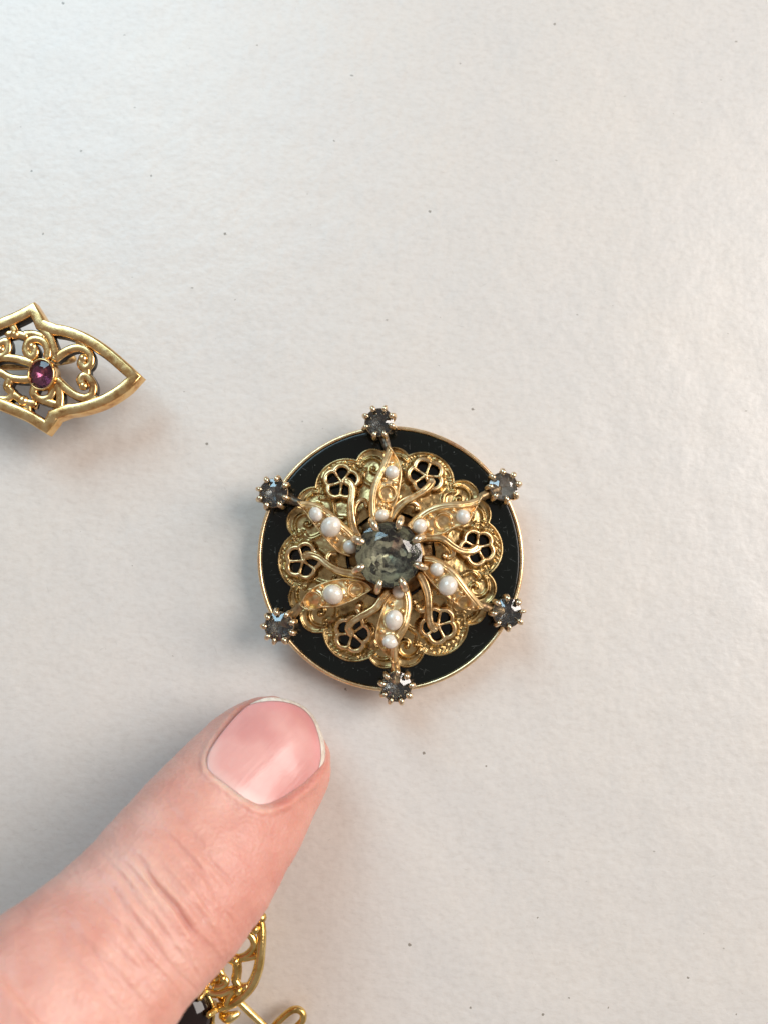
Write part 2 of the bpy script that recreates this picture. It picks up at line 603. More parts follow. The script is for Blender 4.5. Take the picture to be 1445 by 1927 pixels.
def paper():
    m = NT('speckled_paper')
    v1 = m.scaled((0.8, 1.35, 1), 0.12)
    fib = m.noise(1.2, 6, 0.68, v1)
    fib2 = m.noise(3.2, 4, 0.6, m.scaled((0.7, 1.6, 1), -0.1))
    big = m.noise(0.055, 4, 0.6)
    col = m.ramp(fib, [(0.28, (0.665, 0.612, 0.562)), (0.5, (0.725, 0.675, 0.625)), (0.72, (0.752, 0.706, 0.660))])
    tint = m.ramp(big, [(0.35, (0.96, 0.96, 0.965)), (0.65, (1.0, 0.985, 0.97))])
    mul = m.n('Mix', data_type='RGBA', blend_type='MULTIPLY')
    mul.inputs[0].default_value = 1.0
    m.l(col, mul.inputs[6])
    m.l(tint, mul.inputs[7])
    col = mul.outputs[2]
    # faint pulp fibres
    for ang_, off_ in ((0.35, 3), (-0.5, 17), (1.2, 41)):
        fv = m.noise(1.0, 2, 0.5, m.scaled((0.45, 3.6, 1), ang_, (off_, off_ * 2, 0)))
        fm = m.ramp(fv, [(0.72, (0, 0, 0)), (0.78, (1, 1, 1))])
        col = m.mix(m.math('MULTIPLY', fm, 0.28), col, (0.42, 0.38, 0.33))
    # small pulp specks of several sizes
    for sc, thr, keep, dark in ((0.42, 0.055, 0.55, 0.45), (1.1, 0.075, 0.72, 0.20), (0.2, 0.04, 0.5, 0.6)):
        vo = m.n('TexVoronoi')
        vo.inputs['Scale'].default_value = sc
        nz = m.n('TexNoise')
        nz.inputs['Scale'].default_value = 3.0
        m.l(m.mm, nz.inputs['Vector'])
        add = m.n('VectorMath', operation='MULTIPLY_ADD')
        m.l(nz.outputs['Color'], add.inputs[0])
        add.inputs[1].default_value = (0.22, 0.22, 0)
        m.l(m.scaled((0.8, 1.2, 0), 0.3 * sc), add.inputs[2])
        m.l(add.outputs[0], vo.inputs['Vector'])
        sep = m.n('SeparateColor')
        m.l(vo.outputs['Color'], sep.inputs[0])
        mask = m.math('MULTIPLY', m.math('LESS_THAN', vo.outputs['Distance'], m.math('MULTIPLY', sep.outputs[1], thr)),
                      m.math('GREATER_THAN', sep.outputs[0], keep))
        col = m.mix(m.math('MULTIPLY', mask, dark), col, (0.16, 0.13, 0.09))
    # the larger specks pressed into the sheet
    wob = m.n('TexNoise')
    wob.inputs['Scale'].default_value = 4.0
    m.l(m.mm, wob.inputs['Vector'])
    wv = m.n('VectorMath', operation='MULTIPLY_ADD')
    m.l(wob.outputs['Color'], wv.inputs[0])
    wv.inputs[1].default_value = (0.35, 0.25, 0)
    m.l(m.mm, wv.inputs[2])
    tot = None
    for px, py, r in SPECKS:
        p = P(px, py, 0)
        ds = m.n('VectorMath', operation='DISTANCE')
        m.l(wv.outputs[0], ds.inputs[0])
        ds.inputs[1].default_value = (p[0] + .17, p[1] + .12, 0)
        k = m.math('LESS_THAN', ds.outputs['Value'], r)
        tot = k if tot is None else m.math('MAXIMUM', tot, k)
    col = m.mix(m.math('MULTIPLY', tot, 0.72), col, (0.13, 0.10, 0.06))
    nb = m.bump(m.noise(0.10, 4, 0.6), 0.32, 1.0)
    patch = m.ramp(m.noise(0.07, 3, 0.6), [(0.35, (0.35, 0.35, 0.35)), (0.65, (1, 1, 1))])
    nb = m.bump(m.math('MULTIPLY', fib, patch), 0.036, 0.9, nb)
    nb = m.bump(fib2, 0.013, 0.8, nb)
    m.set(Base_Color=col, Roughness=0.38, Specular_IOR_Level=0.75, Normal=nb)
    return m.mat


M['paper'] = paper()

# ------------------------------------------------------------------ the surface
n = 60
gx, gy = np.meshgrid(np.linspace(-320, 320, n), np.linspace(-320, 320, n))
gz = np.zeros_like(gx)
idx = np.arange(n * n).reshape(n, n)
mb = MB().add(np.c_[gx.ravel(), gy.ravel(), gz.ravel()],
              np.stack([idx[:-1, :-1].ravel(), idx[:-1, 1:].ravel(), idx[1:, 1:].ravel(), idx[1:, :-1].ravel()], 1).tolist())
pap = mb.build('paper_sheet', M['paper'])
pap['kind'] = 'structure'
pap['label'] = 'off white speckled paper lying under all the jewellery'

# ------------------------------------------------------------------ the round brooch
brooch = thing('round_brooch', 'round black enamel brooch with gold swirling leaves, seed pearls and grey stones', 'brooch')
RD = 15.62
mb = MB()
lathe(mb, [(0.01, 0.05), (9.5, 0.05), (12.4, 0.55), (14.6, 1.2), (15.35, 1.75), (RD, 2.2), (RD + .03, 2.9), (RD - .06, 3.14), (RD - .2, 3.22), (RD - .36, 3.2), (RD - .46, 3.08), (RD - .5, 2.9), (0.01, 2.9)], 200)
disc = mb.build('base_disc', M['rim'], brooch, sharp=50)
mb = MB()
lathe(mb, [(0.01, 3.10), (9, 3.10), (14.6, 3.10), (15.0, 3.09), (15.12, 3.04), (15.14, 2.92)], 200)
mb.build('enamel_face', M['enamel'], disc)

# --- scalloped plate as true relief
step = 0.07
ax = np.arange(-14.3, 14.31, step)
X, Y = np.meshgrid(ax, ax)
R = np.hypot(X, Y)
pxmm = 1 / 15.95
sd = R - 11.4
LEAF_ANG = [94.5, 33.2, -26.6, -86.8, 212.4, 152.2]
FLOW = [(Q1(945, 862), 52), (Q2(402, 772), -2), (Q2(882, 1445), 10), (Q4(515, 728), 12), (Q3(1048, 838), -35), (Q3(572, 130), -34)]
fl_c = []
edge_big = np.full(X.shape, 1e9)
for (pp, ph) in FLOW:
    c = P(*pp, 4.5)
    fl_c.append((c[0], c[1], math.radians(ph)))
    a = math.atan2(c[1], c[0])
    cc = np.array([math.cos(a), math.sin(a)]) * 151 * pxmm
    d = np.hypot(X - cc[0], Y - cc[1]) - 60 * pxmm
    edge_big = np.minimum(edge_big, d)
    sd = np.minimum(sd, d)
lob = []
for a in LEAF_ANG:
    for s in (-6.4, 6.4):
        b = math.radians(a + s)
        cc = np.array([math.cos(b), math.sin(b)]) * 174 * pxmm
        lob.append((cc, b, s))
        sd = np.minimum(sd, np.hypot(X - cc[0], Y - cc[1]) - 34 * pxmm)
outer = sd.copy()
sd = np.maximum(sd, 5.15 - R)
Z = 3.42 + 0.19 * np.clip(13.3 - R, 0, 7.2)
Z = Z - 0.18 * smooth(0.25, 0.9, -outer)                       # dished behind the rim
Z += 0.20 * np.exp(-((outer + 0.16) / 0.13) ** 2)              # rolled edge
th = np.arctan2(Y, X)
band = smooth(0.35, 0.5, -outer) * (1 - smooth(0.95, 1.2, -outer))
Z += band * 0.10 * np.sin(th * 120 + 4 * np.sin(R * 5)) * (edge_big < 0.3)   # hatching inside the big scallops
Z += 0.08 * vnoise(X * 1.0 + 9, Y * 1.0 + 5, 3) + 0.022 * vnoise(X * 3.5 + 3, Y * 3.5, 4) + 0.010 * vnoise(X * 8, Y * 8, 5)
# scrolls
for (cc, b, s) in lob:
    sg = 1 if s > 0 else -1
    t = np.linspace(0, 1, 40)
    ang = b + math.pi * 0.05 + sg * (math.pi * 0.35 - t * math.pi * 1.9)
    rr = 1.45 * (1 - t) ** 0.8 + 0.12
    c2 = cc * 0.965
    sp = np.c_[c2[0] + rr * np.cos(ang), c2[1] + rr * np.sin(ang)]
    box = (np.abs(X - c2[0]) < 2.4) & (np.abs(Y - c2[1]) < 2.4)
    d = seg_dist(X[box], Y[box], sp)
    zz = 0.40 * np.exp(-(d / 0.19) ** 2)
    d2 = np.hypot(X[box] - sp[-1, 0], Y[box] - sp[-1, 1])
    zz = np.maximum(zz, 0.55 * np.sqrt(np.clip(1 - (d2 / 0.34) ** 2, 0, 1)))
    Z[box] += zz
    # curls running inward between leaf and flower
    t2 = np.linspace(0, 1, 24)
    base = np.array([math.cos(b + sg * .10), math.sin(b + sg * .10)])
    nn_ = np.array([-base[1], base[0]]) * sg
    cv = base[None] * (10.6 - 3.6 * t2[:, None]) + nn_[None] * (0.55 * np.sin(t2 * 6.0))[:, None]
    box = R < 12.5
    d = seg_dist(X[box], Y[box], cv)
    Z[box] += 0.26 * np.exp(-(d / 0.24) ** 2)
# mound around each flower opening and the opening itself
F_R0 = 1.86


def flow_r(phi, ph0):
    return F_R0 * (0.84 + 0.24 * np.abs(np.sin(2.5 * (phi - ph0))) ** 0.8)


fz = []
for (cx_, cy_, ph0) in fl_c:
    d = np.hypot(X - cx_, Y - cy_)
    phi = np.arctan2(Y - cy_, X - cx_)
    fr = flow_r(phi, ph0)
    q = d - fr
    r0 = math.hypot(cx_, cy_)
    zpl = 3.42 + 0.19 * (13.3 - R) + 0.42
    w = 1 - smooth(0.05, 0.75, q)
    Z = Z * (1 - w) + zpl * w
    sd = np.maximum(sd, -(d - fr))
    fz.append(r0)
mb = MB()
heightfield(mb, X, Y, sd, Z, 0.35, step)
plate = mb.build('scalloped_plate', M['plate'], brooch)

for (cx_, cy_, ph0) in fl_c:
    mb = MB()
    zf = lambda x, y: 3.42 + 0.19 * (13.3 - np.hypot(x, y)) + 0.44
    a = np.linspace(0, 2 * math.pi, 100, endpoint=False)
    fr = flow_r(a, ph0) + 0.02
    x, y = cx_ + fr * np.cos(a), cy_ + fr * np.sin(a)
    z = zf(x, y)
    ring = np.c_[x, y, z]
    sweep(mb, ring, circ(0.29, 10, 0.95), closed=True)
    # inner wall of the opening
    nb_ = len(a)
    x2, y2 = cx_ + (fr - .05) * np.cos(a), cy_ + (fr - .05) * np.sin(a)
    mb.add(np.vstack([np.c_[x2, y2, z - .05], np.c_[x2, y2, np.full(nb_, 3.3)]]),
           [(i, (i + 1) % nb_, nb_ + (i + 1) % nb_, nb_ + i) for i in range(nb_)])
    zc = float(zf(cx_, cy_)) - 0.05
    for k in range(5):
        b = ph0 + k * math.tau / 5 + rng.normal(0, 0.05)
        e = flow_r(np.array(b), ph0)
        ex, ey = cx_ + e * math.cos(b), cy_ + e * math.sin(b)
        p = np.array([[cx_, cy_, zc], [(cx_ + ex) / 2, (cy_ + ey) / 2, (zc + zf(ex, ey)) / 2 - .05], [ex, ey, zf(ex, ey)]])
        sweep(mb, catmull(p, 5), circ(0.18, 8, 1.1), [1.3, 0.9, 1.3])
    ball(mb, (cx_, cy_, zc + .05), 0.30, 12, 8, 0.8)
    mb.build('flower_rosette', M['gold'], plate)

# --- leaves
leaf_data = [
    # q for each point list: wide edge base->tip, thin edge base->tip, pearls, empty sockets, grains
    dict(wide=[Q1(1218, 1250), Q1(1208, 1130), Q1(1212, 1000), Q1(1240, 880), Q1(1290, 770), Q1(1338, 650), Q1(1368, 560), Q1(1378, 490)],
         thin=[Q2(78, 1175), Q2(100, 1090), Q2(140, 1000), Q2(166, 880), Q2(180, 760), Q2(165, 650), Q2(122, 560), Q2(62, 482)],
         pearls=[(Q2(86, 745), 70), (Q2(-12, 1150), 66)], sockets=[(Q2(45, 948), 74)],
         grains=[Q2(90, 645), Q2(20, 815), Q2(118, 848), Q2(-15, 1050), Q2(50, 1070), Q2(75, 650)]),
    dict(wide=[Q2(225, 1235), Q2(290, 1160), Q2(400, 1080), Q2(520, 1035), Q2(640, 1020), Q2(760, 1010), Q2(860, 980), Q2(930, 938)],
         thin=[Q2(230, 1262), Q2(310, 1325), Q2(420, 1345), Q2(560, 1325), Q2(660, 1270), Q2(790, 1225), Q2(855, 1130), Q2(945, 960)],
         pearls=[(Q2(345, 1245), 72), (Q2(748, 1160), 72)], sockets=[(Q2(562, 1210), 74)],
         grains=[Q2(440, 1165), Q2(445, 1290), Q2(655, 1105), Q2(640, 1228), Q2(850, 1120)]),
    dict(wide=[Q4(375, 72), Q4(480, 85), Q4(590, 148), Q4(680, 220), Q4(760, 320), Q4(830, 410), Q4(900, 490), Q4(950, 540)],
         thin=[Q4(372, 235), Q4(440, 320), Q4(520, 410), Q4(600, 475), Q4(680, 535), Q4(780, 585), Q4(860, 598), Q4(945, 575)],
         pearls=[(Q4(507, 205), 68), (Q4(608, 360), 94)], sockets=[(Q4(760, 522), 62)],
         grains=[Q4(490, 312), Q4(655, 490), Q4(728, 425), Q4(848, 575), Q4(850, 540)]),
    dict(wide=[Q4(228, 350), Q4(262, 430), Q4(276, 530), Q4(266, 640), Q4(232, 760), Q4(175, 860), Q4(140, 960), Q4(140, 1085)],
         thin=[Q4(70, 440), Q4(15, 520), Q4(-30, 640), Q4(-62, 760), Q4(-70, 860), Q4(-20, 950), Q4(40, 1030), Q4(85, 1095)],
         pearls=[(Q4(152, 415), 64), (Q4(105, 682), 96), (Q4(72, 882), 72)], sockets=[],
         grains=[Q4(75, 535), Q4(185, 600), Q4(-8, 785), Q4(178, 590), Q4(20, 965), Q4(240, 770)]),
    dict(wide=[Q3(1245, 395), Q3(1190, 345), Q3(1100, 308), Q3(980, 298), Q3(850, 315), Q3(700, 370), Q3(600, 450), Q3(535, 545)],
         thin=[Q3(1240, 415), Q3(1180, 455), Q3(1060, 522), Q3(900, 578), Q3(750, 588), Q3(660, 612), Q3(590, 608), Q3(540, 580)],
         pearls=[(Q3(864, 460), 98)], sockets=[(Q3(665, 522), 84), (Q3(1085, 415), 66)],
         grains=[Q3(745, 392), Q3(990, 345), Q3(990, 475), Q3(770, 530), Q3(735, 570)], thinrim=True),
    dict(wide=[Q1(1100, 1395), Q1(1050, 1335), Q1(980, 1272), Q1(900, 1195), Q1(830, 1135), Q1(740, 1080), Q1(640, 1048), Q1(515, 1035)],
         thin=[Q1(1035, 1592), Q1(940, 1562), Q1(860, 1502), Q1(780, 1412), Q1(700, 1312), Q1(635, 1225), Q1(560, 1125), Q1(505, 1050)],
         pearls=[(Q1(697, 1176), 76), (Q1(845, 1300), 100), (Q1(1030, 1492), 70)], sockets=[],
         grains=[Q1(730, 1278), Q1(792, 1182), Q1(985, 1370), Q1(893, 1432), Q1(610, 1105)]),
]


def leaf_z(r):
    return 6.75 + 0.25 * np.exp(-((r - 8) / 2.2) ** 2) - 1.75 * smooth(9.2, 13.6, r)


leaf_tips = []
for i, L in enumerate(leaf_data):
    W = catmull(np.array([P(*q, 6.5) for q in L['wide']]), 8)[:, :2]
    T = catmull(np.array([P(*q, 6.5) for q in L['thin']]), 8)[:, :2]
    poly = np.vstack([W, T[::-1]])
    lo, hi = poly.min(0) - .3, poly.max(0) + .3
    st = 0.05
    X, Y = np.meshgrid(np.arange(lo[0], hi[0], st), np.arange(lo[1], hi[1], st))
    d = seg_dist(X, Y, poly, True)
    sdl = np.where(inside(X, Y, poly), -d, d)
    dw, dt = seg_dist(X, Y, W), seg_dist(X, Y, T)
    Zb = leaf_z(np.hypot(X, Y))
    Zb = Zb - 0.22 + 0.38 * smooth(0.0, 1.3, -sdl)
    Zl = Zb.copy()
    if L.get('thinrim'):
        Zl += 0.42 * np.exp(-((dw - .10) / .17) ** 4)
    else:
        # broad rolled side rim with a fine groove
        Zl += 0.85 * np.sqrt(np.clip(1 - ((dw - .40) / .52) ** 2, 0, 1))
        Zl -= 0.14 * np.exp(-((dw - .58) / .06) ** 2)
    Zl += 0.40 * np.exp(-((dt - .08) / .17) ** 4)
    Zl += (0.05 * vnoise(X * 1.2, Y * 1.2, 20 + i) + 0.012 * vnoise(X * 5, Y * 5, 30 + i)) * smooth(0.1, 0.4, -sdl)
    for (q, r) in L['sockets']:
        c = P(*q, 6.5)
        r = r / 5.05 / 16.5
        dd = np.hypot(X - c[0], Y - c[1])
        Zl = np.where(dd < r + .22, np.maximum(Zl, Zb + 0.30 * np.exp(-((dd - r - .03) / .12) ** 2)), Zl)
        pit = 1 - smooth(r - .16, r, dd)
        Zl = Zl * (1 - pit) + (Zb - 0.30 + 0.05 * vnoise(X * 4, Y * 4, 50 + i)) * pit
    for (q, r) in L['pearls']:
        c = P(*q, 6.8)
        r = r / 5.05 / 16.5
        dd = np.hypot(X - c[0], Y - c[1])
        Zl += 0.09 * np.exp(-((dd - r) / .14) ** 2)
    for q in L['grains']:
        c = P(*q, 6.7)
        rg = 0.27 + 0.05 * rng.random()
        dd = np.hypot(X - c[0], Y - c[1])
        Zl = np.maximum(Zl, Zb + 0.12 + 0.42 * np.sqrt(np.clip(1 - (dd / rg) ** 2, 0, 1)) - 9 * (dd > rg))
    Zl -= 0.15 * smooth(-.10, 0.02, sdl)
    mb = MB()
    heightfield(mb, X, Y, sdl, Zl, 1.0, st)
    leaf = mb.build('leaf', M['leaf'], brooch)
    for (q, r) in L['pearls']:
        c = P(*q, 7.0)
        r = r / 5.05 / 16.55
        mb = MB()
        ball(mb, (0, 0, 0), r, 28, 18, 0.94)
        pe = mb.build('pearl', M['pearl'], leaf)
        pe.location = (c[0] * MM, c[1] * MM, (float(leaf_z(math.hypot(c[0], c[1]))) + r * 0.32) * MM)
        pe.rotation_euler = (rng.random(), rng.random(), rng.random() * 6)
        pe.scale = tuple(1 + rng.normal(0, .06, 3))
    leaf_tips.append((W[-1] + T[-1]) / 2)

# --- tendrils
tend = [
    (Q1, [(1110, 1420), (1075, 1350), (1045, 1240), (1035, 1110), (1048, 985), (1045, 905), (1000, 858)], [(1062, 1230), (1075, 1110), (1120, 1050), (1170, 1045), (1192, 1100)], None),
    (Q2, [(20, 1260), (70, 1170), (130, 1080), (205, 1015), (300, 968), (390, 912), (440, 862), (450, 828)], [(215, 1020), (290, 1030), (330, 1075), (300, 1100)], (320, 1085)),
    (Q2, [(300, 1370), (400, 1350), (510, 1350), (580, 1378), (655, 1435), (740, 1478), (825, 1482), (885, 1450)], [(570, 1385), (640, 1450), (655, 1510), (610, 1550)], (578, 1530)),
    (Q4, [(340, 250), (385, 330), (418, 430), (428, 530), (432, 640), (448, 725), (478, 760)], [(424, 520), (385, 585), (330, 580), (290, 510)], (322, 556)),
    (Q3, [(1400, 430), (1335, 510), (1275, 588), (1200, 635), (1125, 672), (1050, 722), (1015, 780), (1035, 830)], [(1190, 640), (1130, 640), (1095, 600)], (1110, 566)),
    (Q3, [(1180, 290), (1080, 262), (965, 242), (880, 212), (800, 160), (735, 105), (665, 78), (602, 80)], [(820, 165), (806, 105), (835, 62), (890, 60)], None),
]
for (q, main, br, bead) in tend:
    zs = np.interp(np.linspace(0, 1, len(main)), [0, .45, .8, 1], [6.0, 6.25, 5.9, 5.3])
    p = catmull(pts(q, main, zs), 8)
    mb = MB()
    sweep(mb, p + np.array([0, 0, .25]), groove_prof(0.54, 0.85, 0.35), [1.05, 1.1, 1.0, 0.85, 0.75, 0.8, 0.95])
    ball(mb, p[-1] + [0, 0, .25], 0.46, 12, 8, .8)
    zb = np.interp(np.linspace(0, 1, len(br)), [0, 1], [5.9, 5.45])
    pb = catmull(pts(q, br, zb), 8)
    sweep(mb, pb, circ(0.36, 10, .9), [1.1, 1, .9, .95])
    ball(mb, pb[-1], 0.33, 10, 8)
    if bead:
        ball(mb, P(*q(*bead), 5.75), 0.43, 12, 8)
    mb.build('tendril', M['gold'], brooch)

# --- hub under the centre stone
mb = MB()
lathe(mb, [(2.9, 4.7), (3.2, 4.5), (4.6, 4.45), (4.95, 4.6), (4.7, 4.85), (4.2, 5.0), (3.9, 5.4), (3.5, 5.6), (3.0, 5.5), (2.9, 4.7)], 96)
for k in range(6):
    a = math.radians(20 + 60 * k)
    p = np.array([[4.4 * math.cos(a), 4.4 * math.sin(a), 5.3], [5.6 * math.cos(a + .12), 5.6 * math.sin(a + .12), 4.7], [6.8 * math.cos(a + .2), 6.8 * math.sin(a + .2), 4.5]])
    sweep(mb, catmull(p, 5), circ(0.55, 10, .5))
M['hub'] = gold('browned_brass', (0.17, 0.105, 0.05), (0.26, 0.17, 0.08), (0.06, 0.04, 0.02), (0.25, 0.45), 0.01)
mb.build('hub_ring', M['hub'], brooch)


# --- faceted stones: clear crown on a foiled back
def gem_mesh(name, r, crown, pav, table, k, mats, twist=0.0):
    v, f, m = [], [], []
    def ring(rad, z, kk, off):
        i0 = len(v)
        for j in range(kk):
            a = math.tau * (j + off) / kk + twist
            v.append((rad * math.cos(a), rad * math.sin(a), z))
        return i0
    T = ring(r * table, crown, k, 0)
    S = ring(r * (table + 1) / 2 * 1.02, crown * 0.52, k, 0.5)
    G = ring(r, 0.06 * r, 2 * k, 0)
    G2 = ring(r, -0.04 * r, 2 * k, 0)
    Pm = ring(r * 0.55, -pav * 0.55, k, 0.5)
    v.append((0, 0, -pav))
    C = len(v) - 1
    f.append([T + j for j in range(k)]); m.append(0)
    for j in range(k):
        jn = (j + 1) % k
        f.append([T + j, S + j, T + jn]); m.append(0)
        f.append([T + jn, S + j, G + (2 * j + 2) % (2 * k), S + jn]); m.append(0)
        f.append([S + j, G + 2 * j, G + 2 * j + 1]); m.append(0)
        f.append([S + j, G + 2 * j + 1, G + (2 * j + 2) % (2 * k)]); m.append(0)
        f.append([Pm + j, Pm + (j - 1) % k, G2 + 2 * j]); m.append(1)
        f.append([G2 + 2 * j, G2 + 2 * j + 1, Pm + j]); m.append(1)
        f.append([G2 + 2 * j + 1, G2 + (2 * j + 2) % (2 * k), Pm + j]); m.append(1)
        f.append([Pm + j, C, Pm + (j - 1) % k]); m.append(1)
    for j in range(2 * k):
        jn = (j + 1) % (2 * k)
        f.append([G + j, G2 + j, G2 + jn, G + jn]); m.append(1)
    b = MB()
    b.add(v, f)
    b.m = m
    me = b.mesh(name, mats, smooth=False)
    import bmesh
    bm = bmesh.new(); bm.from_mesh(me)
    bmesh.ops.recalc_face_normals(bm, faces=bm.faces)
    bm.to_mesh(me); bm.free()
    return me


def prong_mesh(name, r_in, r_out, z0, z1, w, mat, flat=0.8):
    """a claw in the xz plane: rises outside the stone, bends over its edge"""
    p = np.array([(r_out * .86, 0, z0), (r_out * .97, 0, z0 + (z1 - z0) * .45), (r_out + .02, 0, z0 + (z1 - z0) * .8), (r_out * .985, 0, z1), (r_in + (r_out - r_in) * .45, 0, z1 + w * .55), (r_in, 0, z1 + w * .42)])
    b = MB()
    sweep(b, catmull(p, 5), circ(w / 2, 10, flat), [.8, .85, .95, 1.1, 1.15, .95], up=(0, 1, 0))
    return b.mesh(name, mat)


# centre
cc = P(731.5, 1043.5, 8.6)
RC = 3.72
cs = MB()
lathe(cs, [(1.2, 3.3), (2.4, 4.2), (3.1, 6.0), (RC - .32, 7.6), (RC - .12, 8.1), (RC - .22, 8.12), (3.2, 7.2), (2.0, 4.6), (0.6, 3.6)], 96, (cc[0], cc[1]))
cset = cs.build('centre_setting', M['cup'], brooch)
cg = link('centre_stone', gem_mesh('centre_stone', RC, 1.25, 2.6, 0.56, 8, [M['gem_big'], M['foil_big']], math.radians(4)), cset)
cg.location = (cc[0] * MM, cc[1] * MM, 8.3 * MM)
cg.rotation_euler = (math.radians(-1.5), math.radians(2), 0)
pm = prong_mesh('prong', RC - .62, RC + .46, 5.6, 8.5, 0.90, M['prong'], 0.9)
for a in (115, 72.5, 26, -20.5, -64, -107, 203, 155):
    o = link('prong', pm, cset)
    o.location = (cc[0] * MM, cc[1] * MM, rng.normal(0, .06) * MM)
    o.rotation_euler = (0, 0, math.radians(a + rng.normal(0, 1.5)))
    o.scale = (1, 1 + rng.normal(0, .08), 1)

# six outer stones
ZS = 5.3
RS = 1.70
small = [((713.5, 794), 0, 'foil_dark', (6, -3)), ((947.5, 915), 1, 'foil_light', (3, 7)), ((954.5, 1153), 2, 'foil_dark', (-3, 5)),
         ((746, 1292.5), 3, 'foil_dark', (-6, 2)), ((525.5, 1179), 4, 'foil_dark', (-4, -6)), ((515, 927.5), 5, 'foil_dark', (3, -7))]
pm2 = prong_mesh('prong', RS - .28, RS + .22, -1.5, 0.22, 0.56, M['prong'], 1.0)
gm_d = gem_mesh('gemstone', RS, 0.55, 1.2, 0.44, 7, [M['gem'], M['foil_dark']])
gm_l = gem_mesh('gemstone', RS, 0.55, 1.2, 0.44, 7, [M['gem'], M['foil_light']])
cupm = MB()
lathe(cupm, [(0.4, -2.15), (1.0, -2.1), (1.12, -1.75), (1.0, -1.55), (1.35, -0.8), (RS - .05, -.12), (RS + .02, .02), (RS - .12, .02), (1.2, -.75), (0.5, -1.6)], 48)
cup_me = cupm.mesh('stone_setting', M['cup'])
for (pp, li, fo, tilt) in small:
    c = P(*pp, ZS + .3)
    s = link('stone_setting', cup_me, brooch)
    s.location = (c[0] * MM, c[1] * MM, ZS * MM)
    ca, sa = math.radians(tilt[0]), math.radians(tilt[1])
    s.rotation_euler = (-ca, sa, math.radians((41, 38, 14, 17, 16, 12)[li]))
    g = link('gemstone', gm_l if fo == 'foil_light' else gm_d, s)
    npr = 9 if li in (4, 3) else 8
    off = rng.random()
    for k in range(npr):
        o = link('prong', pm2, s)
        o.rotation_euler = (0, 0, (k + off + rng.normal(0, .07)) * math.tau / npr)
        o.location = (0, 0, rng.normal(0, .04) * MM)
        sc_ = 1 + rng.normal(0, .1)
        o.scale = (1, sc_, 1)
    # soldered neck from leaf tip to setting
    tip = leaf_tips[li]
    tz = float(leaf_z(math.hypot(*tip)))
    v0 = np.array([tip[0], tip[1], tz - .15])
    v0 = v0 - np.array([tip[0], tip[1], 0]) / math.hypot(*tip) * 0.35
    v1 = np.array([c[0], c[1], ZS - 1.15])
    dv = (v1 - v0)
    v1 = v0 + dv * (1 - 1.05 / np.linalg.norm(dv))
    mb = MB()
    sweep(mb, catmull(np.array([v0, (v0 + v1) / 2 + [0, 0, -.05], v1, v1 + dv * .12]), 5), circ(0.55, 12, 1.0), [0.8, 1.0, 1.2, 1.3])
    for _ in range(4):
        ball(mb, v0 + (v1 - v0) * rng.random() + rng.normal(0, .16, 3), 0.2 + .15 * rng.random(), 8, 6)
    mb.build('solder_joint', (M['solder'], M['cup'], M['cup'], M['gold'], M['cup'], M['solder'])[li], brooch)

# ------------------------------------------------------------------ openwork ornament at the left edge
orn = thing('openwork_ornament', 'pointed gold openwork ornament with a purple stone, cut by the left edge', 'ornament', tuple(P(60, 705, 0) * MM))
org = P(60, 705, 0)
ZT = 6.4


def OL(lst, z=ZT):
    return catmull(pts(QL, lst, z), 7) - org


def flat_bar(path, w, h, b=0.16, z=ZT, closed=False, sc=None):
    m_ = MB()
    sweep(m_, OL(path, z), bar_prof(w, h, b), sc, closed=closed)
    return m_


fr = MB()
h = 1.7
# outer frame, piecewise so the points stay sharp
parts = [
    [(435, 345), (560, 350), (700, 388), (850, 458), (1000, 560), (1120, 662), (1262, 788)],
    [(1262, 788), (1150, 895), (1000, 992), (850, 1052), (700, 1088), (560, 1096)],
    [(300, 150), (350, 235), (395, 330), (440, 350)],
    [(-240, 420), (-120, 350), (0, 290), (150, 228), (300, 150)],
    [(560, 1090), (510, 1120), (475, 1190), (425, 1258)],
    [(425, 1258), (280, 1165), (100, 1085), (0, 1045), (-140, 985), (-240, 930)],
    [(-240, 420), (-330, 520), (-420, 680)], [(-240, 930), (-330, 820), (-420, 680)],
]
order = [parts[6][::-1], parts[3], parts[2], parts[0], parts[1], parts[4], parts[5], parts[7]]
loop = []
for p_ in order:
    q_ = OL(p_)
    loop.append(q_ if not loop else q_[1:])
loop = np.vstack(loop)[:-1]
crn = np.array([OL([p_[0], p_[1], p_[1]])[0] for p_ in order])
dist_c = np.linalg.norm(loop[:, None, :2] - crn[None, :, :2], axis=2)
loop = loop[(dist_c.min(1) < 1e-4) | (dist_c.min(1) > .95)]


def mitre_sweep(mb, p, prof, mi_seg):
    n_, k_ = len(p), len(prof)
    tin = p - np.roll(p, 1, 0); tin /= np.linalg.norm(tin, axis=1)[:, None]
    tout = np.roll(p, -1, 0) - p; tout /= np.linalg.norm(tout, axis=1)[:, None]
    si, so = np.cross(tin, (0, 0, 1)), np.cross(tout, (0, 0, 1))
    s_ = si + so
    s_ /= np.linalg.norm(s_, axis=1)[:, None]
    s_ = s_ / np.clip((s_ * si).sum(1), .78, 1)[:, None]
    v = p[:, None, :] + prof[None, :, 0:1] * s_[:, None, :] + prof[None, :, 1:2] * np.array([0, 0, 1.0])
    f, m_i = [], []
    for i in range(n_):
        j = (i + 1) % n_
        for a in range(k_):
            b = (a + 1) % k_
            f.append((i * k_ + a, i * k_ + b, j * k_ + b, j * k_ + a)); m_i.append(mi_seg.get(a, 0))
    mb.add(v.reshape(-1, 3), f)
    mb.m[-len(f):] = m_i


